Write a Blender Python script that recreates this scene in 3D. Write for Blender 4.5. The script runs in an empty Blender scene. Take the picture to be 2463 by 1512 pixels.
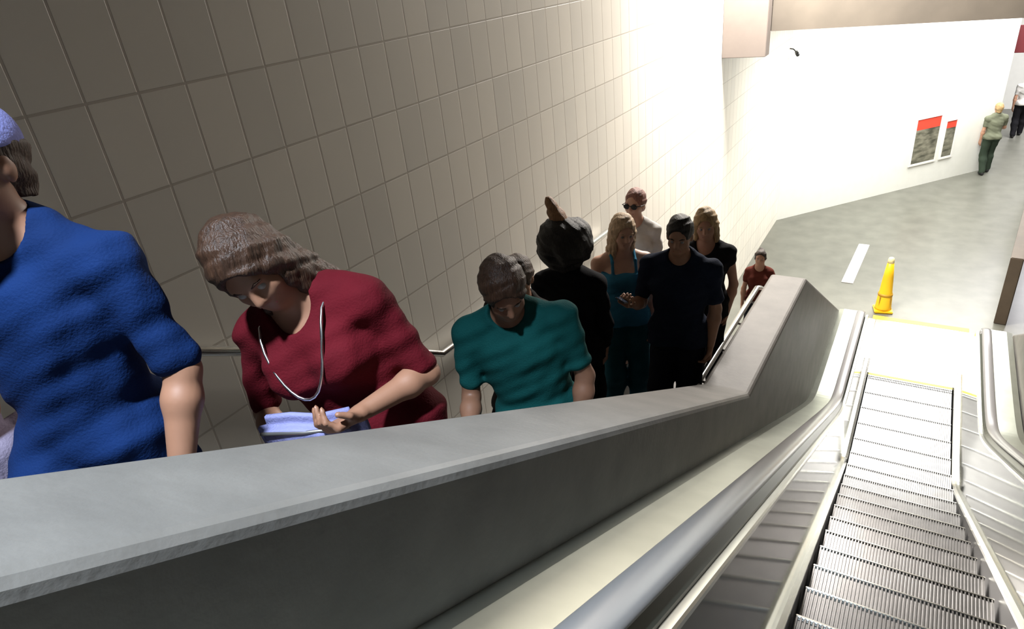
import bpy, bmesh, math, random
import numpy as np
from mathutils import Vector, Matrix
random.seed(7); rng = np.random.default_rng(7)
C = bpy.context.scene.collection
T30 = math.tan(math.radians(30))
R = math.radians

# ------------------------------------------------------------------ materials
def mat(name, col, rough=.6, metal=0., noise=.0, nscale=6., bump=0., bscale=60., spec=.5, stretch=(1, 1, 1), coat=0.):
    m = bpy.data.materials.new(name); m.use_nodes = True
    nt = m.node_tree; b = nt.nodes['Principled BSDF']
    b.inputs['Base Color'].default_value = (*col, 1); b.inputs['Roughness'].default_value = rough
    b.inputs['Metallic'].default_value = metal; b.inputs['Specular IOR Level'].default_value = spec
    b.inputs['Coat Weight'].default_value = coat
    tc = nt.nodes.new('ShaderNodeTexCoord'); mp = nt.nodes.new('ShaderNodeMapping')
    mp.inputs['Scale'].default_value = stretch
    nt.links.new(tc.outputs['Object'], mp.inputs['Vector'])
    if noise > 0:
        n = nt.nodes.new('ShaderNodeTexNoise'); n.inputs['Scale'].default_value = nscale; n.inputs['Detail'].default_value = 6
        nt.links.new(mp.outputs['Vector'], n.inputs['Vector'])
        r = nt.nodes.new('ShaderNodeValToRGB')
        r.color_ramp.elements[0].position = .3; r.color_ramp.elements[1].position = .7
        r.color_ramp.elements[0].color = (*[max(0, c * (1 - noise)) for c in col], 1)
        r.color_ramp.elements[1].color = (*[min(1, c * (1 + noise)) for c in col], 1)
        nt.links.new(n.outputs['Fac'], r.inputs['Fac']); nt.links.new(r.outputs['Color'], b.inputs['Base Color'])
    if bump > 0:
        n2 = nt.nodes.new('ShaderNodeTexNoise'); n2.inputs['Scale'].default_value = bscale; n2.inputs['Detail'].default_value = 4
        nt.links.new(mp.outputs['Vector'], n2.inputs['Vector'])
        bp = nt.nodes.new('ShaderNodeBump'); bp.inputs['Strength'].default_value = bump; bp.inputs['Distance'].default_value = .01
        nt.links.new(n2.outputs['Fac'], bp.inputs['Height']); nt.links.new(bp.outputs['Normal'], b.inputs['Normal'])
    return m

def tile_mat():
    m = bpy.data.materials.new('wall_tile'); m.use_nodes = True; nt = m.node_tree
    b = nt.nodes['Principled BSDF']; b.inputs['Roughness'].default_value = .45
    tc = nt.nodes.new('ShaderNodeTexCoord'); sp = nt.nodes.new('ShaderNodeSeparateXYZ'); cb = nt.nodes.new('ShaderNodeCombineXYZ')
    nt.links.new(tc.outputs['Object'], sp.inputs[0])
    ad = nt.nodes.new('ShaderNodeMath'); ad.operation = 'ADD'; ad.inputs[1].default_value = 20.0 - .02
    nt.links.new(sp.outputs['Y'], ad.inputs[0]); nt.links.new(ad.outputs[0], cb.inputs['X'])
    ad2 = nt.nodes.new('ShaderNodeMath'); ad2.operation = 'ADD'; ad2.inputs[1].default_value = 10 * .365 - 4.19
    nt.links.new(sp.outputs['Z'], ad2.inputs[0]); nt.links.new(ad2.outputs[0], cb.inputs['Y'])
    br = nt.nodes.new('ShaderNodeTexBrick'); br.offset = 0.; br.squash = 1.
    br.inputs['Scale'].default_value = 1.; br.inputs['Brick Width'].default_value = .205; br.inputs['Row Height'].default_value = .365
    br.inputs['Mortar Size'].default_value = .006; br.inputs['Mortar Smooth'].default_value = .3; br.inputs['Bias'].default_value = 0
    br.inputs['Color1'].default_value = (.80, .755, .665, 1); br.inputs['Color2'].default_value = (.72, .685, .61, 1)
    br.inputs['Mortar'].default_value = (.55, .50, .43, 1)
    nt.links.new(cb.outputs[0], br.inputs['Vector']); nt.links.new(br.outputs['Color'], b.inputs['Base Color'])
    bp = nt.nodes.new('ShaderNodeBump'); bp.invert = True; bp.inputs['Strength'].default_value = .4; bp.inputs['Distance'].default_value = .004
    nt.links.new(br.outputs['Fac'], bp.inputs['Height']); nt.links.new(bp.outputs['Normal'], b.inputs['Normal'])
    return m

M = dict(
    tile=tile_mat(),
    paint=mat('white_wall_paint', (.84, .84, .79), .6, noise=.02),
    floor=mat('terrazzo_floor', (.125, .125, .105), .34, noise=.16, nscale=3),
    concrete=mat('dark_concrete', (.13, .12, .108), .6, noise=.16, nscale=5, bump=.15, bscale=40),
    soffit=mat('brown_concrete', (.10, .085, .068), .8, noise=.15, nscale=2),
    trimblock=mat('painted_block', (.165, .139, .124), .8, noise=.05),
    outer=mat('dark_plaster', (.09, .08, .07), .9),
    upper=mat('plaster', (.27, .255, .235), .9),
    stair=mat('stair_stone', (.13, .125, .12), .7, noise=.2, nscale=8),
    steel=mat('brushed_steel', (.66, .66, .62), .24, 1., noise=.06, nscale=4, stretch=(40, 1, 1)),
    deck=mat('steel_decking', (.40, .41, .355), .36, 1., noise=.08, nscale=5),
    mirror=mat('polished_steel', (.22, .225, .205), .10, 1., noise=.05, nscale=3),
    trim=mat('bright_trim', (.80, .80, .75), .25, 1.),
    rubber=mat('handrail_rubber', (.17, .165, .165), .28, 0, spec=.6),
    guide=mat('handrail_track', (.05, .055, .045), .35, .6),
    brown=mat('brown_partition', (.085, .062, .042), .6, noise=.12),
    skirt=mat('black_skirt', (.02, .02, .02), .4),
    tread=mat('step_aluminium', (.25, .245, .245), .33, .85, noise=.1, nscale=9),
    riser=mat('step_riser', (.14, .13, .13), .5, .6),
    plate=mat('landing_plate', (.78, .78, .76), .3, .8, noise=.04),
    yellow=mat('safety_yellow', (.72, .60, .06), .5),
    cone=mat('cone_yellow', (.86, .50, .01), .42),
    conetop=mat('cone_cap', (.85, .72, .38), .4),
    conedark=mat('cone_band', (.42, .22, .01), .5),
    chrome=mat('chrome_rail', (.86, .86, .84), .16, 1.),
    bracket=mat('bracket_steel', (.3, .28, .27), .4, .8),
    white=mat('white_frame', (.85, .84, .80), .5),
    red=mat('poster_red', (.80, .07, .04), .5),
    strip=mat('pale_strip', (.66, .65, .63), .5),
    black=mat('black_plastic', (.012, .012, .014), .35),
    skin=mat('skin', (.46, .25, .165), .5, noise=.06, nscale=12),
    skinb=mat('skin_tan', (.36, .19, .12), .5, noise=.06, nscale=12),
    skind=mat('skin_brown', (.25, .12, .072), .5, noise=.06, nscale=12),
    skinp=mat('skin_pale', (.62, .37, .27), .5, noise=.05, nscale=12),
    eyew=mat('eye_white', (.26, .25, .24), .4), iris=mat('iris', (.03, .018, .01), .2),
    lips=mat('lips', (.34, .10, .09), .45),
)

def poster_mat():
    m = bpy.data.materials.new('poster_picture'); m.use_nodes = True; nt = m.node_tree; b = nt.nodes['Principled BSDF']
    b.inputs['Roughness'].default_value = .4
    tc = nt.nodes.new('ShaderNodeTexCoord'); n = nt.nodes.new('ShaderNodeTexNoise'); n.inputs['Scale'].default_value = 3.2
    n.inputs['Detail'].default_value = 3
    mp = nt.nodes.new('ShaderNodeMapping'); mp.inputs['Scale'].default_value = (1, 1, 3)
    nt.links.new(tc.outputs['Object'], mp.inputs[0]); nt.links.new(mp.outputs[0], n.inputs['Vector'])
    r = nt.nodes.new('ShaderNodeValToRGB'); e = r.color_ramp.elements
    e[0].position = .36; e[0].color = (.07, .07, .05, 1); e[1].position = .62; e[1].color = (.26, .25, .19, 1)
    nt.links.new(n.outputs['Fac'], r.inputs[0]); nt.links.new(r.outputs[0], b.inputs['Base Color'])
    return m
M['poster'] = poster_mat()

# ------------------------------------------------------------------ object helpers
def tag(o, label=None, cat=None, group=None, kind=None):
    if label: o['label'] = label
    if cat: o['category'] = cat
    if group: o['group'] = group
    if kind: o['kind'] = kind
    return o

def link(name, me, m, parent=None, smooth=False):
    o = bpy.data.objects.new(name, me); C.objects.link(o)
    if m is not None:
        me.materials.clear()
        for x in (m if isinstance(m, (list, tuple)) else [m]): me.materials.append(x)
    if parent is not None: o.parent = parent
    if smooth: me.polygons.foreach_set('use_smooth', [True] * len(me.polygons))
    return o

def obj(name, bm, m, parent=None, smooth=False):
    bmesh.ops.recalc_face_normals(bm, faces=bm.faces[:])
    me = bpy.data.meshes.new(name); bm.to_mesh(me); bm.free()
    return link(name, me, m, parent, smooth)

def pydata(name, v, f, m, parent=None, smooth=False):
    me = bpy.data.meshes.new(name); me.from_pydata([tuple(map(float, p)) for p in v], [], f); me.update()
    return link(name, me, m, parent, smooth)

def empty(name, loc=(0, 0, 0), rz=0, parent=None):
    o = bpy.data.objects.new(name, None); C.objects.link(o); o.location = loc; o.rotation_euler = (0, 0, rz)
    o.empty_display_size = .1
    if parent: o.parent = parent
    return o

def box(bm, c, s, mtx=None, bevel=0.):
    r = bmesh.ops.create_cube(bm, size=1); vs = r['verts']
    for v in vs: v.co = Vector((v.co.x * s[0], v.co.y * s[1], v.co.z * s[2]))
    if bevel > 0:
        es = list({e for v in vs for e in v.link_edges})
        g = bmesh.ops.bevel(bm, geom=es, offset=bevel, segments=2, affect='EDGES'); vs = list({v for v in g['verts']} | {v for v in vs if v.is_valid})
    for v in vs:
        v.co = v.co + Vector(c)
        if mtx is not None: v.co = mtx @ v.co

def tube(bm, pts, r, n=10, cap=True):
    pts = [Vector(p) for p in pts]; rings = []
    for i, p in enumerate(pts):
        a = pts[max(0, i - 1)]; b = pts[min(len(pts) - 1, i + 1)]; t = (b - a).normalized()
        u = t.cross(Vector((0, 0, 1)) if abs(t.z) < .9 else Vector((1, 0, 0))).normalized(); w = t.cross(u)
        rr = r[i] if isinstance(r, (list, tuple)) else r
        rings.append([bm.verts.new(p + rr * (math.cos(2 * math.pi * k / n) * u + math.sin(2 * math.pi * k / n) * w)) for k in range(n)])
    for a, b in zip(rings, rings[1:]):
        for k in range(n): bm.faces.new((a[k], a[(k + 1) % n], b[(k + 1) % n], b[k]))
    if cap: bm.faces.new(rings[0]); bm.faces.new(rings[-1])

def prism(name, poly_yz, x0, x1, m, parent=None, bevel=0.):
    bm = bmesh.new()
    a = [bm.verts.new((x0, y, z)) for y, z in poly_yz]; b = [bm.verts.new((x1, y, z)) for y, z in poly_yz]
    n = len(a); bm.faces.new(a); bm.faces.new(b)
    for i in range(n): bm.faces.new((a[i], a[(i + 1) % n], b[(i + 1) % n], b[i]))
    bmesh.ops.recalc_face_normals(bm, faces=bm.faces[:])
    if bevel > 0:
        bmesh.ops.bevel(bm, geom=bm.edges[:], offset=bevel, segments=3, profile=.5, affect='EDGES')
    return obj(name, bm, m, parent)

def sweep(name, path, prof, m, parent=None, smooth=False, closed=True):
    """extrude profile (x, normal offset) along a path of (y,z) points"""
    bm = bmesh.new(); rings = []
    for i, (y, z) in enumerate(path):
        a = path[max(0, i - 1)]; b = path[min(len(path) - 1, i + 1)]
        ty, tz = b[0] - a[0], b[1] - a[1]; l = math.hypot(ty, tz); ty /= l; tz /= l
        ny, nz = -tz, ty
        rings.append([bm.verts.new((px, y + ny * pn, z + nz * pn)) for px, pn in prof])
    n = len(prof)
    for a, b in zip(rings, rings[1:]):
        for k in range(n if closed else n - 1): bm.faces.new((a[k], a[(k + 1) % n], b[(k + 1) % n], b[k]))
    if closed: bm.faces.new(rings[0]); bm.faces.new(rings[-1])
    return obj(name, bm, m, parent, smooth)

# ------------------------------------------------------------------ room shell
L, YK, YL = 2.30, -5.95, -3.43        # mid landing of the stair beside the escalator
XW = -2.93
def slab(name, c, s, m, bevel=0):
    bm = bmesh.new(); box(bm, c, s, None, bevel); return tag(obj(name, bm, m), kind='structure')

slab('floor', (2.0, 9.18, -.1), (12.0, 18.24, .2), M['floor'])
bm = bmesh.new(); box(bm, (XW - .15, -2.9, 4.1), (.3, 17.6, 8.6)); tag(obj('wall_left', bm, M['tile']), kind='structure')
A = Vector((-2.93, 5.86, 0)); B = Vector((.85, 10.49, 0)); dAB = (B - A).normalized(); nAB = Vector((dAB.y, -dAB.x, 0))
def bwp(s, off, z): p = A + dAB * s + nAB * off; return Vector((p.x, p.y, z))
bm = bmesh.new()
box(bm, (0, 0, 0), (6.45, .3, 4.3), Matrix.Translation(bwp(6.3 / 2 - .07, -.15, 2.15)) @ Matrix.Rotation(math.atan2(dAB.y, dAB.x), 4, 'Z'))
tag(obj('wall_back', bm, M['paint']), kind='structure')
bm = bmesh.new(); box(bm, (3.0, 17.8, 2.15), (9.0, .3, 4.3)); tag(obj('wall_far', bm, M['paint']), kind='structure')
slab('ceiling', (2.0, 9.35, 4.63), (12.0, 16.6, .3), M['soffit'])
slab('ceiling_upper', (1.0, -4.5, 8.4), (8.6, 12.0, .2), M['upper'])
slab('wall_outer', (4.15, 3.3, 4.0), (.3, 29.0, 8.6), M['outer'])
slab('wall_rear', (.8, -11.3, 4.1), (7.2, .2, 8.6), M['outer'])
# header above the opening to the lower hall, and the block hanging beside it
bm = bmesh.new(); box(bm, (.9, 1.1, 6.38), (6.5, .2, 3.8)); tag(obj('trim_1', bm, M['soffit']), kind='structure')
bm = bmesh.new(); box(bm, (-2.64, .86, 6.24), (.58, .22, 4.1), None, .006); tag(obj('trim_2', bm, M['trimblock']), kind='structure')
# parapets
def par_poly(): return [(-11.2, 3.09 + (11.2 - 5.44) * .583), (-5.44, 3.09), (-3.43, 2.98), (.42, .76), (.42, -.05), (-11.2, -.05)]
tag(prism('wall_middle', par_poly(), -1.30, -1.0, M['concrete'], None, .028), kind='structure')
tag(prism('wall_right', par_poly(), 1.02, 1.30, M['concrete'], None, .028), kind='structure')
# low partition on the right of the lower hall
bm = bmesh.new()
p0, p1 = Vector((1.0, 2.2, 0)), Vector((1.75, 8.6, 0)); d = p1 - p0
box(bm, (d.length / 2, -.08, .55), (d.length, .16, 1.1), Matrix.Translation(p0) @ Matrix.Rotation(math.atan2(d.y, d.x), 4, 'Z'), .01)
tag(obj('wall_partition', bm, M['brown']), kind='structure')
# stair with mid landing
SR, ST = .165, .286
up = [(YL, L - .4), (YL, L), (YK, L)]
y, z = YK, L
while y > -10.9:
    z += SR; up.append((y, z)); y -= ST; up.append((y, z))
up += [(y, z - .5), (YK, L - .4)]
tag(prism('floor_stair_upper', up, XW + .01, -1.285, M['stair']), kind='structure')
lo = []
y, z = YL, L; n = 14; sr = L / n
lo.append((y, z))
for i in range(n):
    z -= sr; lo.append((y, z))
    if i < n - 1: y += .275; lo.append((y, z))
lo.append((YL, 0))
tag(prism('floor_stair_lower', lo, XW + .01, -1.285, M['stair']), kind='structure')
rr = [(-11.2, 0), (.42, 0)]
y, z = .42, 0.
while y > -10.9:
    z += SR; rr.append((y, z)); y -= ST; rr.append((y, z))
rr.append((-11.2, z))
tag(prism('floor_stair_right', rr, 1.31, 4.0, M['stair']), kind='structure')
def stair_z(y):
    if y <= YK:
        k = int((YK - y) / ST); return L + SR * (k + 1), YK - ST * (k + .5)
    if y < YL: return L, y
    k = int((y - YL) / .275); return L - sr * (k + 1), YL + .275 * (k + .5)

# ------------------------------------------------------------------ escalator
ESC = empty('escalator', (0, 0, 0)); tag(ESC, 'steel escalator with grooved steps running down to the bright landing', 'escalator')
YC = -2.09
def nose(y, w=.55):
    s = -(y - YC)                       # smooth hinge between slope and flat
    return T30 * (s + math.sqrt(s * s + w * w)) / 2 - T30 * (0.0)
def z_at(y, w): return nose(y, w)
Y0 = -10.8
def path(h, w=.22, y1=.30, back=0.0):
    ys = list(np.arange(Y0, -3.3, 1.0)) + list(np.arange(-3.3, -.9, .08)) + [-.9, -.3, y1]
    return [(float(y), z_at(y, w) + h) for y in ys]
def handrail_path(h):
    p = path(h, .30, .22)
    r = .30
    for a in range(1, 13):
        t = math.pi * a / 12
        p.append((.22 + r * .75 * math.sin(t), h - r + r * math.cos(t)))
    p.append((-.5, h - 2 * r))
    return p
HR = .86
for s in (-1, 1):
    x = .722 * s
    e = [(x + .052 * math.cos(t) * (1 if abs(math.cos(t)) < .99 else 1), .022 * math.sin(t)) for t in np.linspace(0, 2 * math.pi, 25)[:-1]]
    sweep('handrail', handrail_path(HR), e, M['rubber'], ESC, True)
    # guide rail under the belt
    sweep('handrail_guide', path(HR - .03, .30, .2), [(x - .066, -.07), (x + .066, -.07), (x + .066, -.025), (x + .022, .015), (x - .022, .015), (x - .066, -.025)], M['guide'], ESC)
    # outer deck towards the parapet, inner deck towards the steps
    xo = 1.0 * s
    sweep('outer_deck', path(HR - .035, .30, .34), [(xo, -.03), (x + .035 * s, -.03), (x + .035 * s, 0), (xo - .06 * s, .0), (xo, -.012)], M['deck'], ESC)
    xi = .625 * s
    sweep('inner_deck', path(HR - .085, .30, .34), [(xi + .03 * s, -.03), (xi, -.03), (xi, .0), (xi + .006 * s, .006), (xi + .03 * s, .006)], M['trim'], ESC)
    # polished balustrade panel between the deck and the skirt
    bm = bmesh.new(); pa = path(HR - .105, .30, .34); pb = path(.10, .14, .34)
    ra = [bm.verts.new((xi, y, z)) for y, z in pa]; rb = [bm.verts.new((.558 * s, y, z)) for y, z in pb]
    ra2 = [bm.verts.new((xi + .012 * s, y, z)) for y, z in pa]; rb2 = [bm.verts.new((.57 * s, y, z)) for y, z in pb]
    for i in range(len(ra) - 1):
        bm.faces.new((ra[i], ra[i + 1], rb[i + 1], rb[i])); bm.faces.new((ra2[i], rb2[i], rb2[i + 1], ra2[i + 1]))
    obj('balustrade_panel', bm, M['mirror'], ESC, True)
    sweep('skirt_trim', path(.085, .14, .34), [(.512 * s, -.012), (.565 * s, -.012), (.565 * s, .02), (.54 * s, .024), (.512 * s, .01)], M['trim'], ESC)
    sweep('skirt_panel', path(.04, .14, .34), [(.515 * s, -.30), (.53 * s, -.30), (.53 * s, .04), (.515 * s, .04)], M['skirt'], ESC)
    # end of the balustrade under the handrail bend
    prism('newel_panel', [(-.3, .1), (.34, .1), (.40, .35), (.39, .62), (.33, HR - .09), (-.3, HR - .09)], x - .02, x + .02, M['steel'], ESC, .006)
    prism('newel_skirt', [(-2.0, .0), (.62, .0), (.62, .06), (.55, .12), (-2.0, .12)], (.56 if s > 0 else -1.0), (1.0 if s > 0 else -.56), M['steel'], ESC, .004)

# steps: grooved tread, nosing line and riser
def step_mesh():
    bm = bmesh.new(); N = 50; w = 1.0; pitch = w / N; h = .011
    prof = []
    for i in range(N):
        x = -w / 2 + i * pitch
        prof += [(x + .001, -h), (x + .003, 0), (x + pitch * .58, 0), (x + pitch * .58 + .002, -h)]
    prof = [(-w / 2, -h)] + prof + [(w / 2, -h)]
    a = [bm.verts.new((x, -.40, z)) for x, z in prof]; b = [bm.verts.new((x, -.006, z)) for x, z in prof]
    c = [bm.verts.new((x, 0, z - .006)) for x, z in prof]
    for i in range(len(prof) - 1):
        bm.faces.new((a[i], a[i + 1], b[i + 1], b[i])); bm.faces.new((b[i], b[i + 1], c[i + 1], c[i]))
    return bm
def riser_mesh():
    bm = bmesh.new(); N = 50; w = 1.0; prof = []
    for i in range(N):
        x = -w / 2 + i * w / N
        prof += [(x + .001, -.012), (x + .003, -.002), (x + w / N * .58, -.002), (x + w / N * .58 + .002, -.012)]
    for k in range(len(prof) - 1): pass
    zs = np.linspace(-.012, -.245, 6)
    rows = [[bm.verts.new((x, y - .05 * (j / 5) ** 2, z)) for x, y in prof] for j, z in enumerate(zs)]
    for r0, r1 in zip(rows, rows[1:]):
        for i in range(len(prof) - 1): bm.faces.new((r0[i], r0[i + 1], r1[i + 1], r1[i]))
    return bm
step0 = obj('step', step_mesh(), M['tread'], ESC)
rm = obj('riser', riser_mesh(), M['riser'], step0)
bm = bmesh.new(); box(bm, (0, -.004, -.004), (1.0, .014, .013), None, .003); nz = obj('nosing', bm, M['trim'], step0)
k = 0; y = -.02
while y > -8.6:
    s = step0 if k == 0 else step0.copy()
    if k:
        C.objects.link(s); s.parent = ESC
        for ch in (rm, nz): c2 = ch.copy(); C.objects.link(c2); c2.parent = s
    s.location = (0, y, z_at(y, .9) - z_at(-.02, .9) + .006)
    k += 1; y -= .40
# landing and comb
def landing():
    bm = bmesh.new(); box(bm, (.0, .92, .004), (1.12, 1.66, .02), None, .003); obj('landing_plate', bm, M['plate'], ESC)
    bm = bmesh.new(); N = 50
    box(bm, (0, .045, .006), (1.0, .09, .022), None, .003)
    for i in range(N): box(bm, (-.49 + i * .02, -.015, .004), (.007, .05, .012))
    obj('comb', bm, M['plate'], ESC)
    bm = bmesh.new(); box(bm, (0, .055, .0185), (1.0, .05, .004)); obj('comb_stripe', bm, M['yellow'], ESC)
    bm = bmesh.new(); box(bm, (.04, 1.81, .008), (1.30, .13, .014)); obj('edge_stripe', bm, M['yellow'], ESC)
    for s in (-1, 1):
        bm = bmesh.new(); box(bm, (.66 * s, 1.15, .004), (.19, 1.2, .018), None, .003); obj('side_plate', bm, M['plate'], ESC)
landing()

# ------------------------------------------------------------------ stair handrails
def rail(name, pts, r, bpts, wall_x, label):
    root = empty(name, bpts[0]); inv = Vector(bpts[0])
    bm = bmesh.new(); tube(bm, [Vector(p) - inv for p in pts], r, 14); obj('bar', bm, M['chrome'], root, True)
    for p in bpts:
        bm = bmesh.new(); q = Vector(p) - inv
        tube(bm, [q + Vector((0, 0, -r)), q + Vector((0, 0, -.06)), Vector((wall_x - inv.x, q.y, q.z - .075))], .009, 8)
        s = 1 if wall_x > p[0] else -1
        tube(bm, [Vector((wall_x - inv.x, q.y, q.z - .075)), Vector((wall_x - inv.x - s * .008, q.y, q.z - .075))], .035, 12)
        obj('bracket', bm, M['bracket'], root, True)
    return tag(root, label, 'handrail')
xr = -2.86
rail('wall_handrail', [(xr, -10.5, 3.35 + (10.5 - 6.1) * .575), (xr, -6.25, 3.35 + .15 * .575), (xr, -6.1, 3.34), (xr, -3.4, 3.2)], .024,
     [(xr, -8.6, 3.35 + 2.5 * .575), (xr, -7.1, 3.35 + 1.0 * .575), (xr, -5.6, 3.33), (xr, -4.2, 3.25)], XW, 'bright steel stair handrail fixed along the tiled wall')
xn = -1.42
rail('parapet_handrail', [(xn, -10.5, 2.9 + (10.5 - 5.55) * .575), (xn, -5.65, 2.9 + .1 * .575), (xn, -5.5, 2.88), (xn, -3.36, 2.79), (xn, -3.2, 2.72), (xn, .1, .78)], .024,
     [(xn, -6.6, 2.9 + 1.05 * .575), (xn, -5.0, 2.855), (xn, -4.5, 2.84), (xn, -4.0, 2.815), (xn, -3.55, 2.80), (xn, -2.0, 2.01)], -1.28,
     'bright steel stair handrail bracketed to the dark concrete parapet')

# ------------------------------------------------------------------ lower hall things
def safety_cone():
    root = empty('caution_cone', (-.50, 2.12, 0), .2)
    tag(root, 'tall slim yellow caution cone on the floor beyond the escalator', 'cone')
    bm = bmesh.new(); box(bm, (0, 0, .02), (.27, .27, .04), None, .012); obj('base', bm, M['cone'], root)
    bm = bmesh.new(); tube(bm, [(0, 0, .04), (0, 0, .07), (0, 0, .28), (0, 0, .30), (0, 0, .62), (0, 0, .86)], [.125, .118, .105, .098, .074, .048], 24); obj('body', bm, M['cone'], root, True)
    bm = bmesh.new(); tube(bm, [(0, 0, .285), (0, 0, .30), (0, 0, .325)], [.108, .11, .104], 24); obj('band', bm, M['conedark'], root, True)
    for a in range(4):
        bm = bmesh.new(); t = a * math.pi / 2 + .78; box(bm, (.095 * math.cos(t), .095 * math.sin(t), .16), (.035, .035, .24), None, .006); obj('foot', bm, M['conedark'], root)
    bm = bmesh.new(); tube(bm, [(0, 0, .855), (0, 0, .90), (0, 0, .935), (0, 0, .945)], [.050, .046, .038, .02], 20); obj('cap', bm, M['conetop'], root, True)
safety_cone()
bm = bmesh.new(); box(bm, (0, 0, .006), (.19, 1.9, .012), Matrix.Rotation(-.04, 4, 'Z'), .004)
o = obj('floor_strip', bm, M['strip']); o.location = (-1.10, 3.95, 0); tag(o, 'pale grey strip lying on the hall floor left of the cone', 'floor strip')

def poster(s0, s1, z0, z1, label, redh):
    root = empty('poster', bwp((s0 + s1) / 2, .0, z0), math.atan2(dAB.y, dAB.x)); w, h = s1 - s0, z1 - z0
    tag(root, label, 'poster')
    bm = bmesh.new(); t = .05
    for cx, cz, sx, sz in ((0, -t / 2, w + 2 * t, t), (0, h + t / 2, w + 2 * t, t), (-w / 2 - t / 2, h / 2, t, h), (w / 2 + t / 2, h / 2, t, h)):
        box(bm, (cx, -.016, cz), (sx, .03, sz), None, .004)
    obj('frame', bm, M['white'], root)
    bm = bmesh.new(); box(bm, (0, -.008, (h - redh) / 2), (w, .014, h - redh)); obj('picture', bm, M['poster'], root)
    bm = bmesh.new(); box(bm, (0, -.0085, h - redh / 2), (w, .015, redh)); obj('header', bm, M['red'], root)
poster(3.70, 4.42, .57, 1.60, 'larger framed poster with red header on the white back wall', .24)
poster(4.62, 4.93, .58, 1.42, 'narrower framed poster with red header, nearer the walkway', .16)
root = empty('security_camera', (-2.80, 5.66, 3.58)); tag(root, 'small black camera high in the corner of tiled and white walls', 'camera')
bm = bmesh.new(); tube(bm, [(0, 0, 0), (.03, -.05, -.03), (.05, -.09, -.05)], [.03, .035, .032], 14); obj('housing', bm, M['black'], root, True)
bm = bmesh.new(); tube(bm, [(0, 0, 0), (-.06, .02, .05), (-.13, .04, .06)], .012, 8); obj('arm', bm, M['black'], root, True)
root = empty('hanging_sign', (1.62, 11.1, 2.95), 0); tag(root, 'dark red sign hanging over the far walkway', 'sign')
M['signred'] = mat('sign_red', (.12, .015, .02), .4)
bm = bmesh.new(); box(bm, (0, 0, 0), (1.1, .07, .6), None, .01); obj('sign_panel', bm, M['signred'], root)
for s in (-1, 1):
    bm = bmesh.new(); tube(bm, [(.4 * s, 0, .29), (.4 * s, 0, 1.53)], .012, 8); obj('rod', bm, M['bracket'], root, True)

# ------------------------------------------------------------------ people: one smooth distance field per figure, meshed by surface nets
def rotm(ax, deg):
    return np.array(Matrix.Rotation(R(deg), 3, ax))
def unit(v):
    v = np.asarray(v, float); return v / (np.linalg.norm(v) + 1e-9)

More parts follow.
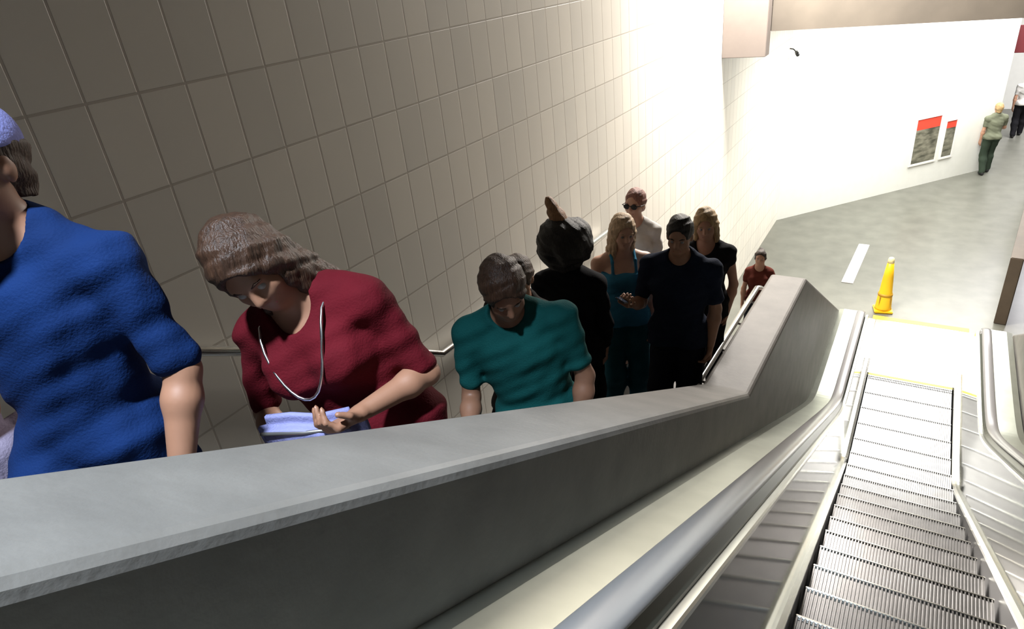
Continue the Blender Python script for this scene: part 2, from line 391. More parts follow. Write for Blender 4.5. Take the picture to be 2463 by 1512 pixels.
class Field:
    def __init__(s, lo, hi, h):
        s.h = h; s.lo = np.asarray(lo, float); n = np.ceil((np.asarray(hi) - s.lo) / h).astype(int) + 1
        s.n = n; s.ax = [s.lo[i] + h * np.arange(n[i]) for i in range(3)]
        s.d = np.full(n, 1.0, np.float32)
    def sub(s, lo, hi):
        a = np.clip(np.floor((np.asarray(lo) - s.lo) / s.h).astype(int), 0, s.n - 1)
        b = np.clip(np.ceil((np.asarray(hi) - s.lo) / s.h).astype(int) + 1, 1, s.n)
        return tuple(slice(int(a[i]), int(max(b[i], a[i] + 1))) for i in range(3))
    def pts(s, sl):
        return np.meshgrid(s.ax[0][sl[0]], s.ax[1][sl[1]], s.ax[2][sl[2]], indexing='ij', sparse=True)
    def _mix(s, sl, d, k):
        o = s.d[sl]
        if k <= 0: s.d[sl] = np.minimum(o, d); return
        t = np.clip(.5 + .5 * (o - d) / k, 0, 1); s.d[sl] = o * (1 - t) + d * t - k * t * (1 - t)
    def cone(s, a, b, r1, r2, k=.02, flat=None):
        """round cone; flat = (axis vector, factor) squeezes the section along that axis"""
        a = np.asarray(a, float); b = np.asarray(b, float); m = max(r1, r2) + k + 2 * s.h
        sl = s.sub(np.minimum(a, b) - m, np.maximum(a, b) + m); x, y, z = s.pts(sl); ab = b - a; l2 = ab @ ab + 1e-12
        px, py, pz = x - a[0], y - a[1], z - a[2]
        t = np.clip((px * ab[0] + py * ab[1] + pz * ab[2]) / l2, 0, 1)
        qx, qy, qz = px - t * ab[0], py - t * ab[1], pz - t * ab[2]
        if flat is not None:
            u, f = flat; c = (qx * u[0] + qy * u[1] + qz * u[2]) * (1 / f - 1)
            qx, qy, qz = qx + c * u[0], qy + c * u[1], qz + c * u[2]
            d = (np.sqrt(qx * qx + qy * qy + qz * qz) - (r1 + t * (r2 - r1))) * min(1, (1 + f) / 2)
        else: d = np.sqrt(qx * qx + qy * qy + qz * qz) - (r1 + t * (r2 - r1))
        s._mix(sl, d, k)
    def _ell(s, c, r, Q, m):
        c = np.asarray(c, float); r = np.asarray(r, float); e = r.max() + m + 2 * s.h
        sl = s.sub(c - e, c + e); x, y, z = s.pts(sl); x, y, z = x - c[0], y - c[1], z - c[2]
        if Q is not None: x, y, z = (Q[0, i] * x + Q[1, i] * y + Q[2, i] * z for i in range(3))
        k0 = np.sqrt((x / r[0]) ** 2 + (y / r[1]) ** 2 + (z / r[2]) ** 2)
        k1 = np.sqrt((x / r[0] ** 2) ** 2 + (y / r[1] ** 2) ** 2 + (z / r[2] ** 2) ** 2) + 1e-6
        return sl, k0 * (k0 - 1) / k1
    def ell(s, c, r, Q=None, k=.02):
        sl, d = s._ell(c, r, Q, k); s._mix(sl, d, k)
    def cut_ell(s, c, r, Q=None, k=.01):
        sl, d = s._ell(c, r, Q, k); o = s.d[sl]; t = np.clip(.5 - .5 * (o + d) / k, 0, 1)
        s.d[sl] = o * (1 - t) - d * t + k * t * (1 - t)
    def cut_plane(s, p, n):
        """keep the side the normal points away from"""
        x, y, z = s.pts(tuple(slice(None) for _ in range(3))); n = unit(n)
        s.d = np.maximum(s.d, ((x - p[0]) * n[0] + (y - p[1]) * n[1] + (z - p[2]) * n[2]).astype(np.float32))
    def ripple(s, amp, f, seed=0):
        x, y, z = s.pts(tuple(slice(None) for _ in range(3)))
        s.d = s.d + (amp * (np.sin(f * (x * .7 + z * 1.1 + y * .4) + seed) * np.sin(f * .8 * (y - z * .5 + x * .6) + 2 * seed) + .6 * np.sin(f * 1.9 * (z + x * .5 - y * .3) + 3 * seed))).astype(np.float32)
    def mesh(s):
        d = s.d; neg = d < 0
        c = [neg[i:neg.shape[0] - 1 + i, j:neg.shape[1] - 1 + j, k:neg.shape[2] - 1 + k] for i in (0, 1) for j in (0, 1) for k in (0, 1)]
        tot = sum(a.astype(np.int8) for a in c); act = (tot > 0) & (tot < 8)
        I = np.argwhere(act)
        if len(I) == 0: return np.zeros((0, 3)), []
        idx = np.full(act.shape, -1, np.int64); idx[act] = np.arange(len(I))
        acc = np.zeros((len(I), 3)); cnt = np.zeros(len(I))
        corners = [(i, j, k) for i in (0, 1) for j in (0, 1) for k in (0, 1)]
        for a in range(8):
            for b in range(a + 1, 8):
                df = np.array(corners[b]) - np.array(corners[a])
                if np.abs(df).sum() != 1: continue
                da = d[I[:, 0] + corners[a][0], I[:, 1] + corners[a][1], I[:, 2] + corners[a][2]]
                db = d[I[:, 0] + corners[b][0], I[:, 1] + corners[b][1], I[:, 2] + corners[b][2]]
                x = (da < 0) != (db < 0); t = np.where(x, da / np.where(x, da - db, 1), 0)
                acc += (np.array(corners[a]) + t[:, None] * df) * x[:, None]; cnt += x
        V = s.lo + s.h * (I + acc / cnt[:, None])
        F = []
        for ax in range(3):
            sl0 = [slice(None)] * 3; sl1 = [slice(None)] * 3; sl0[ax] = slice(0, -1); sl1[ax] = slice(1, None)
            n0 = neg[tuple(sl0)]; n1 = neg[tuple(sl1)]; E = np.argwhere(n0 != n1); o1, o2 = (ax + 1) % 3, (ax + 2) % 3
            E = E[(E[:, o1] > 0) & (E[:, o2] > 0) & (E[:, o1] < d.shape[o1] - 1) & (E[:, o2] < d.shape[o2] - 1)]
            q = []
            for u, v in ((0, 0), (1, 0), (1, 1), (0, 1)):
                J = E.copy(); J[:, o1] -= u; J[:, o2] -= v; q.append(idx[J[:, 0], J[:, 1], J[:, 2]])
            Q = np.stack(q, 1); fl = n0[E[:, 0], E[:, 1], E[:, 2]]; Q[~fl] = Q[~fl][:, ::-1]; F.append(Q)
        return V, np.concatenate(F)
    def build(s, name, m, parent):
        V, F = s.mesh()
        if len(V) == 0: return None
        me = bpy.data.meshes.new(name); me.vertices.add(len(V)); me.vertices.foreach_set('co', V.astype(np.float32).ravel())
        nf = len(F); me.loops.add(nf * 4); me.loops.foreach_set('vertex_index', F.astype(np.int32)[:, ::-1].ravel())
        me.polygons.add(nf); me.polygons.foreach_set('loop_start', np.arange(0, nf * 4, 4, dtype=np.int32)); me.polygons.foreach_set('loop_total', np.full(nf, 4, np.int32))
        me.update(calc_edges=True); me.validate()
        return link(name, me, m, parent, True)

def ik(h, a, l1, l2, fwd):
    v = a - h; d = min(np.linalg.norm(v), (l1 + l2) * .999); u = unit(v); x = (l1 * l1 - l2 * l2 + d * d) / (2 * d)
    w = unit(fwd - (fwd @ u) * u); return h + u * x + w * math.sqrt(max(l1 * l1 - x * x, 0))

CLOTH = {}
def cloth(name, col, rough=.85):
    if name not in CLOTH: CLOTH[name] = mat(name, col, rough, noise=.12, nscale=9, bump=.25, bscale=160, spec=.1)
    return CLOTH[name]
def hairmat(name, col):
    if name not in CLOTH: CLOTH[name] = mat(name, col, .5, noise=.35, nscale=30, bump=.6, bscale=60, stretch=(3, 3, .5), spec=.4)
    return CLOTH[name]

def person(label, loc, yaw, H, top, bottom, hair, skin='skin', female=False, lean=0., tilt=0., head=(0, 0, 0), armL=(.12, 0., (0, .1, -1)), armR=(.12, 0., (0, .1, -1)),
           wide=1., step=(0., 0., 0., 0.), h=.008, shoes=(.03, .03, .03), glasses=None, cap=None, group=None, grip=(0, 0), extra=None):
    """local frame: x = the person's right, y = forward, z = up, feet at z = 0"""
    S = H / 1.75; P = lambda *a: np.array(a, float) * S
    pz = min(.93, .95 - .25 * abs(step[3] - step[1]) * .5) * S
    pel = np.array([0, step[0] * .5 + step[2] * .5, pz + (step[1] + step[3]) * .18])
    Tq = rotm('X', -lean) @ rotm('Y', tilt)
    tp = lambda *a: pel + Tq @ (np.array(a, float) * S)
    sw = (.158 if female else .18) * wide; hw = (.088 if female else .085)
    neck = tp(0, -.015, .50); Hq = Tq @ rotm('Z', head[1]) @ rotm('X', -head[0]) @ rotm('Y', head[2])
    hb = neck + Tq @ (np.array([0, .008, .03]) * S); hp = lambda *a: hb + Hq @ (np.array(a, float) * S * .97)
    J = {}
    for n, sg, arm in (('L', -1, armL), ('R', 1, armR)):
        sh = tp(sg * sw, -.015, .425); ab, fx, fd = arm
        u = unit(Tq @ np.array([sg * math.sin(ab), math.cos(ab) * math.sin(fx), -math.cos(ab) * math.cos(fx)]))
        el = sh + u * .285 * S; f = unit(np.array([sg * fd[0], fd[1], fd[2]])); wr = el + f * .245 * S
        J[n] = (sh, el, wr, f, sg)
    # --- legs
    Lg = {}
    for n, sg, dy, dz in (('L', -1, step[0], step[1]), ('R', 1, step[2], step[3])):
        hip = pel + np.array([sg * hw * S, 0, -.03 * S]); an = np.array([sg * .1 * S, dy, dz + .085 * S])
        Lg[n] = (hip, ik(hip, an, .43 * S, .42 * S, np.array([0, 1., 0])), an)
    allp = np.array([hp(0, 0, .36), hp(0, .2, .1), hp(0, -.2, .1), hp(.2, 0, .1), hp(-.2, 0, .1), pel] + [q for n in 'LR' for q in J[n][:3]] + [J[n][2] + J[n][3] * .2 for n in 'LR'] + [q for n in 'LR' for q in Lg[n]])
    lo = allp.min(0) - .2; hi = allp.max(0) + .16; lo[2] = -.02
    k3 = .03 * S
    def torso(f, o=0., k=.04):
        w = wide
        f.ell(tp(0, -.005, .02), np.array([(.168 if female else .155) * w, .118, .125]) * S + o, Tq, k)
        f.ell(tp(0, 0, .16), np.array([(.125 if female else .14) * w, .1, .14]) * S + o, Tq, k)
        f.ell(tp(0, -.002, .31), np.array([(.148 if female else .168) * w, .112, .17]) * S + o, Tq, k)
        f.cone(tp(-sw * .8, -.015, .424), tp(sw * .8, -.015, .424), .052 * S + o, .052 * S + o, k)
        f.cone(tp(-sw * .62, -.02, .455), tp(0, -.02, .515), .045 * S + o, .05 * S + o, k); f.cone(tp(sw * .62, -.02, .455), tp(0, -.02, .515), .045 * S + o, .05 * S + o, k)
        if female:
            for sg in (-1, 1): f.ell(tp(sg * .072, .085, .33), np.array([.062, .058, .065]) * S + o, Tq, .04)
        for sg in (-1, 1): f.ell(tp(sg * .07, -.07, -.02), np.array([.085, .075, .09]) * S + o, Tq, k)
    def upperarm(f, n, o=0., fr=1., k=.03):
        sh, el = J[n][0], J[n][1]; e = sh + (el - sh) * fr
        f.ell(sh, np.array([.052, .055, .058]) * S * (1 if not female else .88) + o, None, k)
        f.cone(sh, e, (.052 if not female else .043) * S + o, (.052 + (.038 - .052) * fr if not female else .043 + (.034 - .043) * fr) * S + o, k)
    def forearm(f, n, o=0., fr=1., k=.02):
        el, wr = J[n][1], J[n][2]; m = el + (wr - el) * .28; e = el + (wr - el) * fr; g = .88 if female else 1
        f.cone(el, m, .039 * S * g + o, .043 * S * g + o, k); f.cone(m, e, .043 * S * g + o, (.043 + (.027 - .043) * fr) * S * g + o, k)
    def hand(f, n, curl):
        wr, d, sg = J[n][2], J[n][3], J[n][4]; g = S * (.92 if female else 1)
        nn = unit(np.array([-sg * .8, .25, .1]) - d * (d @ np.array([-sg * .8, .25, .1])))
        if curl > .55: nn = unit(np.array([-sg * .35, -.15, .8]) - d * (d @ np.array([-sg * .35, -.15, .8])))
        l = unit(np.cross(d, nn)) ; l = l * (1 if l @ np.array([0, 1, .5]) > 0 else -1)
        kn = wr + d * .088 * g
        for t in (-1, -.33, .33, 1): f.cone(wr + l * t * .016 * g, kn + l * t * .031 * g, .016 * g, .0135 * g, .012)
        for t, ln in ((-1, .062), (-.33, .078), (.33, .084), (1, .074)):
            p = kn + l * t * .031 * g; a = .25 + curl; q = p + (d * math.cos(a) + nn * math.sin(a)) * ln * .55 * g; a2 = a + .35 + curl * .9
            r_ = q + (d * math.cos(a2) + nn * math.sin(a2)) * ln * .5 * g
            f.cone(p, q, .0105 * g, .0095 * g, .004); f.cone(q, r_, .0095 * g, .008 * g, .004)
        p = wr + d * .03 * g + l * .028 * g; q = p + (d * .6 + l * .65 + nn * .4) * .045 * g; r_ = q + (d * .9 + l * .1 + nn * (.3 + curl * .5)) * .035 * g
        f.cone(p, q, .015 * g, .0115 * g, .008); f.cone(q, r_, .0115 * g, .009 * g, .004)
        return kn, d, nn, l
    def legs(f, o=0., o2=None, k=.035, to=1.):
        o2 = o if o2 is None else o2
        for n in 'LR':
            hip, kn, an = Lg[n]; f.cone(hip, kn, .082 * S + o, .053 * S + o2, k)
            if to > .99:
                m = kn + (an - kn) * .3 - np.array([0, .012 * S, 0]); f.cone(kn, m, .052 * S + o2, .055 * S + o2, k); f.cone(m, an, .055 * S + o2, .036 * S + o2, k)
    # --- body, one surface
    f = Field(lo, hi, h); torso(f)
    f.cone(neck + Tq @ P(0, 0, -.03), hp(0, .012, .09), .058 * S, .053 * S, .03)
    f.ell(hp(0, -.012, .165), np.array([.074, .094, .088]) * S, Hq, .02)
    f.ell(hp(0, .03, .10), np.array([.058, .066, .085]) * S, Hq, .03)
    f.cone(hp(0, .072, .052), hp(0, .066, .06), .022 * S, .024 * S, .025)
    f.cone(hp(-.03, .072, .157), hp(.03, .072, .157), .017 * S, .017 * S, .015)
    for sg in (-1, 1):
        f.cone(hp(sg * .042, .06, .105), hp(sg * .03, .072, .098), .02 * S, .015 * S, .02)
        f.cut_ell(hp(sg * .031, .096, .134), np.array([.017, .014, .011]) * S, Hq, .012)
        f.ell(hp(sg * .076, -.005, .125), np.array([.011, .02, .031]) * S, Hq, .006)
    f.cone(hp(0, .092, .14), hp(0, .108, .108), .0085 * S, .0125 * S, .01); f.cone(hp(-.012, .096, .1), hp(.012, .096, .1), .0085 * S, .0085 * S, .006)
    f.cone(hp(-.018, .088, .072), hp(.018, .088, .072), .008 * S, .008 * S, .006); f.cone(hp(-.014, .087, .061), hp(.014, .087, .061), .008 * S, .008 * S, .006)
    grips = {}
    for i, n in enumerate('LR'):
        upperarm(f, n); forearm(f, n); grips[n] = hand(f, n, grip[i])
    legs(f)
    for n in 'LR': f.cone(Lg[n][2], Lg[n][2] + P(0, .1, -.05), .036 * S, .03 * S, .02)
    body = f.build('person', M[skin], None)
    body.location = loc; body.rotation_euler = (0, 0, yaw); tag(body, label, 'person', group)
    # --- clothing shells
    f = Field(lo, hi, h); torso(f, .015 * S)
    for n in 'LR': f.cone(Lg[n][0], Lg[n][0] + (Lg[n][1] - Lg[n][0]) * .4, .118 * S, .112 * S, .03)
    if top.get('sleeve', .5) > 0:
        for n in 'LR':
            upperarm(f, n, .011 * S, min(1, top['sleeve']))
            if top['sleeve'] > 1: forearm(f, n, .012 * S, top['sleeve'] - 1)
    f.ripple(.0045, 24, len(label)); f.ripple(.0022, 52, 3 + len(label))
    f.cut_plane(tp(0, 0, top.get('hem', -.06)), -(Tq @ np.array([0, 0, 1.])))
    if top.get('sleeve', .5) <= 1:
        pass
    if top.get('neck') == 'strap':
        f.cut_plane(tp(0, 0, .385), Tq @ np.array([0, 0, 1.]))
        for sg in (-1, 1): f.cut_ell(tp(sg * (sw + .035), 0, .40), np.array([.055, .14, .1]) * S, Tq, .01)
        for sg in (-1, 1):
            f.cone(tp(sg * .085, .125, .34), tp(sg * .082, .085, .47), .011, .011, .01); f.cone(tp(sg * .082, .085, .47), tp(sg * .085, -.02, .52), .011, .011, .01); f.cone(tp(sg * .085, -.02, .52), tp(sg * .085, -.12, .37), .011, .011, .01)
    else:
        dp = {'crew': .075, 'scoop': .12, 'v': .10}.get(top.get('neck', 'crew'), .075)
        f.cut_ell(tp(0, .045, .545), np.array([.078, .10, dp]) * S, Tq, .008)
        if top.get('sleeve', .5) == 0:
            for sg in (-1, 1): f.cut_ell(tp(sg * (sw + .03), -.01, .43), np.array([.06, .14, .13]) * S, Tq, .01)
    f.build('top' if top.get('sleeve', .5) == 0 else 'shirt', top['mat'], body)
    f = Field(lo, hi, h)
    f.ell(tp(0, -.005, .02), np.array([(.168 if female else .155) * wide, .118, .125]) * S + .003, Tq, .04)
    for sg in (-1, 1): f.ell(tp(sg * .07, -.07, -.02), np.array([.085, .075, .09]) * S + .003, Tq, .04)
    legs(f, .022 * S, .028 * S, to=1. if bottom.get('long', True) else .5); f.ripple(.003, 22, 2 + len(label))
    f.cut_plane(tp(0, 0, .05), Tq @ np.array([0, 0, 1.]))
    f.cut_plane(np.array([0, 0, .045]), (0, 0, -1)); f.build('trousers' if bottom.get('long', True) else 'shorts', bottom['mat'], body)
    f = Field(lo, hi, h)
    for n in 'LR':
        an = Lg[n][2]; f.ell(an + P(0, .055, -.05), np.array([.046, .125, .036]) * S, None, .02); f.ell(an + P(0, -.02, -.03), np.array([.04, .05, .05]) * S, None, .02)
    f.cut_plane(np.array([0, 0, .004]), (0, 0, -1)); f.build('shoes', cloth('shoe_%d' % int(shoes[0] * 100), shoes, .5), body)
    # --- hair
    if hair:
        f = Field(np.minimum(lo, hp(0, 0, .1) - .45), np.maximum(hi, hp(0, 0, .2) + .32), h); st = hair['style']; o = hair.get('vol', .016)
        f.ell(hp(0, -.016, .168), np.array([.076 + o * .6, .096 + o * .7, .088 + o]) * S, Hq, .01)
        f.cone(hp(0, -.05, .13), hp(0, -.055, .06), .066 * S + o * .5, .055 * S, .03)
        if st == 'long':
            for a in np.linspace(-2.35, 2.35, 13):
                px, py = math.sin(a), -math.cos(a); ln = hair.get('len', -.16) * (1 - .25 * abs(a) / 2.35) + .02 * math.sin(5 * a)
                f.cone(hp(.078 * px, .07 * py - .015, .15), hp(.1 * px, .085 * py - .03, ln), .02 * S + o * .3, .013 * S, .012)
        if st == 'bob':
            for a in np.linspace(-2.1, 2.1, 11):
                px, py = math.sin(a), -math.cos(a); f.cone(hp(.078 * px, .075 * py - .01, .15), hp(.092 * px, .08 * py - .015, .01 + .012 * math.sin(4 * a)), .024 * S, .016 * S, .014)
        if st == 'afro':
            for q in range(170):
                v = unit(rng.normal(size=3) + np.array([0, -.35, .45])); f.ell(hp(*(np.array([0, -.03, .165]) + v * np.array([.125, .12, .125]))), np.array([.047, .047, .047]) * S, None, .025)
        # face opening
        f.cut_ell(hp(0, .105, .084), np.array([.070, .084, .124]) * S, Hq, .012)
        if st != 'afro':
            f.cut_ell(hp(0, .125, .155), np.array([.056, .058, .064]) * S, Hq, .015)
        if st == 'short':
            f.cut_plane(hp(0, 0, .055), Hq @ np.array([0, .25, -1.]))
            for sg in (-1, 1): f.cut_ell(hp(sg * .085, .03, .08), np.array([.03, .06, .062]) * S, Hq, .01)
        if st == 'bun':
            f.ell(hp(0, -.085, .245), np.array([.052, .05, .048]) * S, Hq, .012)
        if st in ('bun', 'up'):
            f.cut_plane(hp(0, 0, .05), Hq @ np.array([0, 0, -1.]))
        f.ripple(.0032, 62, 1.3); f.ripple(.0016, 130, .7); hr = f.build('hair', hair['mat'], body)
        if st == 'afro' and hair.get('tuft'):
            f = Field(hp(0, -.05, .26) - .2, hp(0, -.05, .40) + .2, h)
            for q in range(7):
                a = 2 * math.pi * q / 7; cx, cy = .016 * math.cos(a), .016 * math.sin(a); e = .012 * math.sin(2.3 * q)
                f.cone(hp(.01 + cx * 1.6, -.06 + cy * 1.6, .27), hp(-.045 + cx, -.055 + cy, .36), .036 * S, .026 * S, .014)
                f.cone(hp(-.045 + cx, -.055 + cy, .36), hp(-.085 + .5 * cx, -.05 + .5 * cy, .44 + e), .028 * S, .012 * S, .02)
            f.ripple(.003, 80, .4); f.build('hair_tuft', hair['tuft'], body)
    # --- eyes, brows, lips
    if not hair or not hair.get('noface'):
        for sg in (-1, 1):
            bm = bmesh.new(); bmesh.ops.create_uvsphere(bm, u_segments=16, v_segments=12, radius=.0115 * S)
            fw = Vector(Hq @ np.array([0, 1., 0])); c = Vector(hp(sg * .031, .0775, .135))
            for v in bm.verts: v.co += c
            bm.normal_update()
            for p in bm.faces: p.material_index = 1 if (p.calc_center_median() - c).normalized().dot(fw) > .78 else 0
            obj('eye', bm, [M['eyew'], M['iris']], body, True)
            bm = bmesh.new(); tube(bm, [hp(sg * .015, .0905, .153), hp(sg * .032, .0895, .159), hp(sg * .048, .080, .155)], [.0035 * S, .0045 * S, .003 * S], 8); obj('eyebrow', bm, hair['mat'] if hair else M['black'], body, True)
        f = Field(hp(0, .09, .066) - .05, hp(0, .09, .066) + .05, .003)
        f.cone(hp(-.019, .0885, .0715), hp(.019, .0885, .0715), .0078 * S, .0078 * S, .002); f.cone(hp(-.015, .0885, .062), hp(.015, .0885, .062), .0078 * S, .0078 * S, .002)
        f.build('lips', M['lips'], body)
    if cap:
        f = Field(lo, hi + .1, h); f.ell(hp(0, -.014, .175), np.array([.09, .112, .098]) * S, Hq, .01); f.cut_plane(hp(0, 0, .168), Hq @ np.array([0, .12, -1.]))
        f.build('cap', cap, body)
        f = Field(lo, hi + .1, h); f.ell(hp(0, .115, .178), np.array([.075, .09, .011]) * S, Hq @ rotm('X', -10), .01); f.cut_ell(hp(0, -.03, .175), np.array([.085, .11, .1]) * S, Hq, .004); f.build('cap_brim', cap, body)
    gl = None
    if glasses:
        dz = {'eyes': 0., 'head': .095}[glasses]; fy = .0 if glasses == 'eyes' else -.03
        gl = empty('sunglasses', loc, yaw); bm = bmesh.new()
        for sg in (-1, 1):
            f = Field(hp(0, .05, .14 + dz) - .12, hp(0, .05, .14 + dz) + .12, .004); f.ell(hp(sg * .034, .098 + fy, .134 + dz), np.array([.029, .008, .023]) * S, Hq, .002); f.build('lens', M['black'], gl)
            tube(bm, [hp(sg * .06, .092 + fy, .14 + dz), hp(sg * .086, .07 + fy, .14 + dz), hp(sg * .088, -.0, .135 + dz)], .0035, 6)
        tube(bm, [hp(-.012, .102 + fy, .14 + dz), hp(0, .106 + fy, .142 + dz), hp(.012, .102 + fy, .14 + dz)], .003, 6)
        obj('frame', bm, M['black'], gl, True)
    return dict(body=body, J=J, tp=tp, hp=hp, grips=grips, S=S, Tq=Tq, gl=gl)

def world(p, local): return p['body'].matrix_basis @ Vector(local)

def on_stair(x, y):
    z, yc = stair_z(y); return (x, max(yc - .05, min(yc + .07, y)), z)
UP = (0., 0., .286, .165)      # right foot one step higher
DARKHAIR = hairmat('hair_black', (.012, .010, .009)); BROWN = hairmat('hair_brown', (.042, .019, .010)); BLOND = hairmat('hair_blond', (.42, .28, .13))
GREYBR = hairmat('hair_greybrown', (.12, .085, .065)); LIGHTBR = hairmat('hair_lightbrown', (.24, .12, .055)); BEIGE = hairmat('hair_beige', (.56, .40, .25))

def phone(p, hand, label, screen=(.03, .04, .06)):
    kn, d, nn, l = p['grips'][hand]; c = kn + d * .02 + nn * .028
    root = empty('phone', (0, 0, 0)); Q = np.stack([l, d, nn], 1); mw = p['body'].matrix_basis @ Matrix.Translation(Vector(c)) @ Matrix(Q.tolist()).to_4x4()
    root.matrix_world = mw; tag(root, label, 'phone')
    bm = bmesh.new(); box(bm, (0, 0.015, 0), (.072, .148, .009), None, .004); obj('case', bm, M['black'], root)
    bm = bmesh.new(); box(bm, (0, .015, .0048), (.064, .136, .001)); obj('screen', bm, mat('phone_glass', screen, .08), root)

PI = math.pi
# man in the navy shirt, the clearest figure
p = person('person, man in plain navy T-shirt with short dark hair, walking up holding a phone', (-1.59, -5.00, L), PI + .12, 1.80, dict(mat=cloth('navy_knit', (.012, .018, .036)), sleeve=.72, hem=-.10), dict(mat=cloth('dark_denim', (.012, .014, .022))),
           dict(style='short', mat=DARKHAIR, vol=.012), 'skinb', head=(10, 0, 0), wide=1.12, armL=(.10, -.05, (-.06, .25, -1)), armR=(.20, .05, (.10, .9, .42)), step=(.0, 0, .12, 0), h=.007, grip=(.5, .8))
phone(p, 'R', 'black phone in the hand of the man in navy T-shirt')
person('person, blonde woman in sleeveless black top behind the man in navy', (-1.59, -4.40, L), PI + .10, 1.63, dict(mat=cloth('black_knit', (.010, .010, .012)), sleeve=.22, neck='scoop', hem=-.1), dict(mat=cloth('black_denim', (.012, .012, .014))),
       dict(style='bob', mat=BLOND, vol=.02), 'skin', True, head=(6, 8, 4), wide=1.1, armL=(.16, -.12, (-.15, .3, -1)), armR=(.2, .1, (-.2, .8, .0)), step=(0, 0, .1, 0), h=.008, grip=(.4, .5))
z, y = stair_z(-2.75)
person('person, small child with dark hair and rust red top, last on the stair', (-1.53, y, z), PI + .15, 1.10, dict(mat=cloth('rust_top', (.10, .024, .016)), sleeve=.5), dict(mat=cloth('dark_denim', (.012, .014, .022))),
       dict(style='bun', mat=hairmat('hair_dark_brown', (.03, .018, .012)), vol=.016), 'skin', True, head=(-8, 0, 0), armL=(.2, .3, (0, 1, .1)), armR=(.2, .2, (0, .5, -1)), h=.008)
p = person('person, woman in dark sunglasses and white shirt, near the tiled wall', (-2.22, -4.25, L), PI + .2, 1.67, dict(mat=cloth('white_shirt', (.62, .60, .57)), sleeve=.6), dict(mat=cloth('grey_trousers', (.12, .12, .12))),
           dict(style='up', mat=hairmat('hair_pinkish', (.30, .14, .11)), vol=.012), 'skinp', True, head=(-2, -14, 0), glasses='eyes', h=.008)
tag(p['gl'], 'dark sunglasses on the woman in white shirt', 'sunglasses')
person('person, woman with long beige hair, bare shoulders and blue strappy top', (-2.04, -4.95, L), PI + .55, 1.72, dict(mat=cloth('blue_top', (.04, .20, .34)), sleeve=0, neck='strap', hem=-.05), dict(mat=cloth('teal_trousers', (.02, .10, .14))),
       dict(style='long', mat=BEIGE, vol=.018, len=-.12), 'skinp', True, head=(6, 10, -4), wide=1.12, armL=(.16, .0, (-.05, .25, -1)), armR=(.16, .05, (-.05, .3, -1)), h=.007, grip=(.5, .5))
person('person in black seen from behind, huge round black hair and brown tuft', (-2.16, -5.54, L), .25, 1.84, dict(mat=cloth('black_knit', (.010, .010, .012)), sleeve=1.6, hem=-.12), dict(mat=cloth('black_denim', (.012, .012, .014))),
       dict(style='afro', mat=DARKHAIR, vol=.05, tuft=hairmat('hair_tan', (.34, .18, .09))), 'skinb', True, head=(4, 0, 0), wide=1.12, armL=(.14, .05, (-.1, .2, -1)), armR=(.14, .05, (-.1, .2, -1)), h=.008, grip=(.6, .5))
person('person with grey brown hair and dark jacket between teal shirt and black hair', on_stair(-2.12, -6.08), PI + .1, 1.74, dict(mat=cloth('charcoal_jacket', (.03, .028, .026)), sleeve=1.9, hem=-.12), dict(mat=cloth('black_denim', (.012, .012, .014))),
       dict(style='short', mat=GREYBR, vol=.018), 'skin', False, head=(14, 20, 0), wide=1., armR=(.4, .2, (-.2, .8, .3)), step=UP, h=.009)
person('person with brown hair and plain teal T-shirt, looking down at the stair', on_stair(-1.61, -6.86), PI + .42, 1.70, dict(mat=cloth('teal_knit', (.006, .070, .068)), sleeve=.68, hem=-.12), dict(mat=cloth('olive_trousers', (.03, .032, .018))),
       dict(style='short', mat=BROWN, vol=.026), 'skind', False, lean=6, tilt=9, head=(30, 16, -4), wide=1.12, armL=(.12, .1, (-.15, .35, -1)), armR=(.2, .3, (-.1, .9, -.2)), step=UP, h=.007, grip=(.4, .6))
p = person('person with long brown hair in dark red shirt holding a lavender bag', on_stair(-1.62, -7.72), PI + .40, 1.70, dict(mat=cloth('maroon_knit', (.078, .004, .008)), sleeve=.85, hem=-.16, neck='scoop'), dict(mat=cloth('maroon_trousers', (.09, .010, .010))),
           dict(style='long', mat=BROWN, vol=.024, len=-.16), 'skind', True, lean=6, tilt=17, head=(30, 10, 6), wide=1.2, armL=(.14, .02, (-.5, .8, .04)), armR=(.50, .1, (-.6, .75, -.02)), step=UP, h=.0065, grip=(.6, .6))
RED = p
p = person('person in royal blue shirt and lavender cap, nearest on the stair', on_stair(-1.95, -8.31), PI + .45, 1.66, dict(mat=cloth('royal_blue_knit', (.003, .015, .066)), sleeve=.9, hem=-.16), dict(mat=cloth('blue_denim', (.018, .045, .10))),
           dict(style='short', mat=BROWN, vol=.012), 'skind', False, lean=0, head=(4, 0, 0), cap=cloth('lavender_cotton', (.20, .21, .46)), wide=1.1, armL=(.30, .05, (-.05, .5, -.9)), armR=(.25, .1, (0, .4, -1)), step=UP, h=.0065, grip=(.5, .5))
BLUE = p
# two people far down the hall
person('person in grey green shirt and dark green trousers by the back wall', (1.02, 10.15, 0), PI * .1, 1.72, dict(mat=cloth('greygreen_shirt', (.16, .17, .12)), sleeve=.6), dict(mat=cloth('darkgreen_trousers', (.035, .05, .035))),
       dict(style='short', mat=BLOND, vol=.014), 'skin', armL=(.1, .1, (0, .2, -1)), armR=(.25, .4, (0, 1, -.2)), step=(0, 0, .25, 0), h=.012)
person('person in white shirt and black trousers walking far down the hall', (1.78, 13.9, 0), 0.1, 1.75, dict(mat=cloth('white_shirt', (.62, .60, .57)), sleeve=.6), dict(mat=cloth('black_denim', (.012, .012, .014))),
       dict(style='short', mat=DARKHAIR, vol=.014), 'skin', step=(0, 0, .3, 0), h=.014)

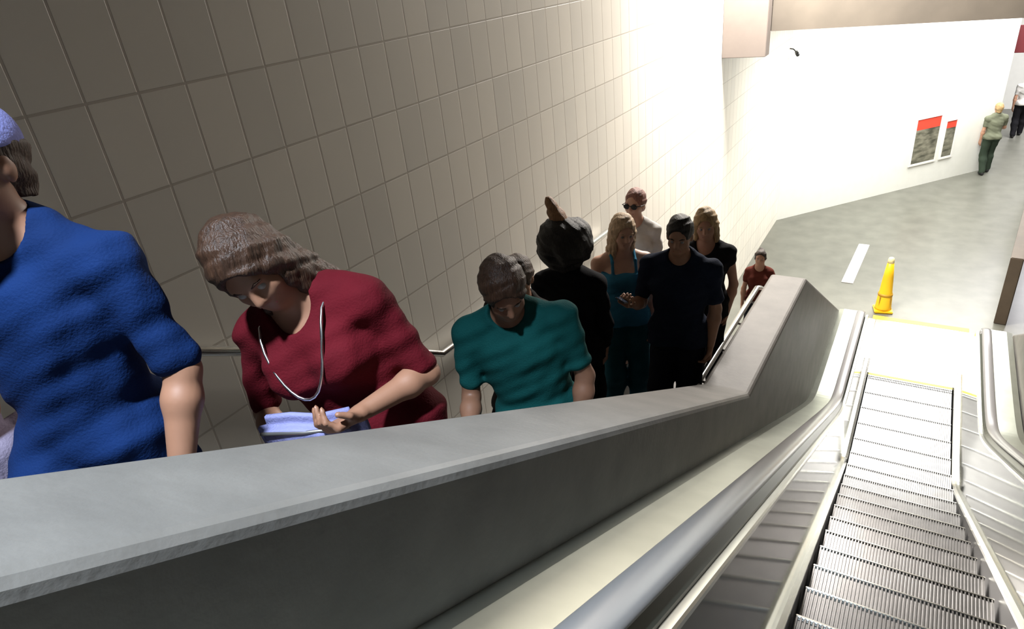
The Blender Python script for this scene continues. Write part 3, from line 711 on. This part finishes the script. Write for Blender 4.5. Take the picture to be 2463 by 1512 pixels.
# bags they carry
def bag(name, label, cat, root_m, size, m, strap=None, flap=None):
    root = empty(name); root.matrix_world = root_m; tag(root, label, cat)
    bm = bmesh.new(); box(bm, (0, 0, 0), size, None, min(size) * .42)
    bmesh.ops.subdivide_edges(bm, edges=bm.edges[:], cuts=2, use_grid_fill=True)
    for v in bm.verts: v.co += Vector((.006 * math.sin(30 * v.co.z + 9 * v.co.x), .006 * math.sin(25 * v.co.x + 2), .005 * math.sin(28 * v.co.x)))
    obj('pouch', bm, m, root, True)
    if flap:
        bm = bmesh.new(); tube(bm, [(-size[0] * .42, size[1] * .5, size[2] * .22), (0, size[1] * .53, size[2] * .18), (size[0] * .42, size[1] * .5, size[2] * .22)], .005, 8); obj('zip', bm, flap, root, True)
    if strap:
        bm = bmesh.new(); tube(bm, [root_m.inverted() @ Vector(q) for q in strap], .009, 8); obj('strap', bm, m, root, True)
t = RED['tp']; mw = RED['body'].matrix_basis
bag('pouch_bag', 'lavender pouch held against the dark red shirt', 'bag', mw @ Matrix.Translation(Vector(t(.04, .20, .20))) @ Matrix.Rotation(.1, 4, 'Y'), (.30, .07, .11), cloth('lavender_canvas', (.20, .20, .38)), flap=M['bracket'])
bm = bmesh.new(); pts = []
for i in range(29):
    a = -2.2 + 4.4 * i / 28; pts.append(t(.105 * math.sin(a), .0 + .182 * math.cos(a) ** .6 if math.cos(a) > 0 else -.01 + .09 * math.cos(a), .485 - .20 * max(0, math.cos(a)) ** 1.4))
tube(bm, pts, .004, 8); o = obj('necklace', bm, mat('silver', (.8, .78, .78), .25, 1.), None, True); o.matrix_world = mw
tag(o, 'thin pale necklace hanging in a loop on the dark red shirt', 'necklace')
t = BLUE['tp']; mw = BLUE['body'].matrix_basis
sp = [mw @ Vector(q) for q in (t(.28, .13, .04), t(.21, .16, .26), t(.15, .10, .44), t(.14, -.01, .50), t(.16, -.13, .42), t(.28, .0, .04))]
bag('shoulder_bag', 'dusky mauve shoulder bag hanging beside the royal blue shirt', 'bag', mw @ Matrix.Translation(Vector(t(.29, .10, -.06))) @ Matrix.Rotation(-.2, 4, 'Z'), (.12, .32, .24), cloth('mauve_canvas', (.24, .20, .27)), strap=sp, flap=M['chrome'])


# ------------------------------------------------------------------ lamps
def area(name, loc, size, power, col=(1, 1, 1), rot=(0, 0, 0)):
    l = bpy.data.lights.new(name, 'AREA'); l.shape = 'RECTANGLE'; l.size, l.size_y = size; l.energy = power; l.color = col
    o = bpy.data.objects.new(name, l); C.objects.link(o); o.location = loc; o.rotation_euler = rot; return o
area('hall_lamp_near', (-.2, 4.6, 4.45), (2.6, 4.8), 560, (1, .99, .93))
area('hall_lamp_far', (.7, 9.1, 4.45), (2.2, 3.6), 400, (1, .99, .94))
area('hall_lamp_end', (3.0, 12.8, 4.45), (2.4, 4.0), 620, (1, .98, 1))
area('upper_lamp', (-1.9, .0, 6.9), (1.2, .8), 1000, (1, .945, .88), (0, 0, 0))
l = bpy.data.lights.new('upper_spot', 'SPOT'); l.energy = 2150; l.color = (.74, .87, 1); l.spot_size = R(46); l.spot_blend = .8; l.shadow_soft_size = .12
o = bpy.data.objects.new('upper_spot', l); C.objects.link(o); o.location = (-1.10, -9.5, 8.2); o.rotation_euler = (R(13), 0, 0)

w = bpy.data.worlds.new('World'); bpy.context.scene.world = w; w.use_nodes = True
w.node_tree.nodes['Background'].inputs[0].default_value = (.6, .65, .7, 1); w.node_tree.nodes['Background'].inputs[1].default_value = .02

# ------------------------------------------------------------------ camera
cam = bpy.data.cameras.new('Camera'); co = bpy.data.objects.new('Camera', cam); C.objects.link(co)
cam.sensor_fit = 'HORIZONTAL'; cam.sensor_width = 36; cam.lens = 1572.37 / 2463 * 36; cam.clip_start = .02
X = Vector((0.8516462687368139, 0.5137541628838371, -0.10370772905715249)); Yd = Vector((0.1609953131543344, -0.4447363736379814, -0.8810732472988134)); F = Vector((-0.4987776479444544, 0.7336662852297804, -0.4614700855181541))
co.matrix_world = Matrix(((X.x, -Yd.x, -F.x, -.31448), (X.y, -Yd.y, -F.y, -8.95999), (X.z, -Yd.z, -F.z, 5.5469), (0, 0, 0, 1)))
sc = bpy.context.scene; sc.camera = co
sc.view_settings.view_transform = 'Standard'; sc.view_settings.look = 'None'; sc.view_settings.gamma = 1; sc.view_settings.use_curve_mapping = False
sc.view_settings.exposure = 0.0
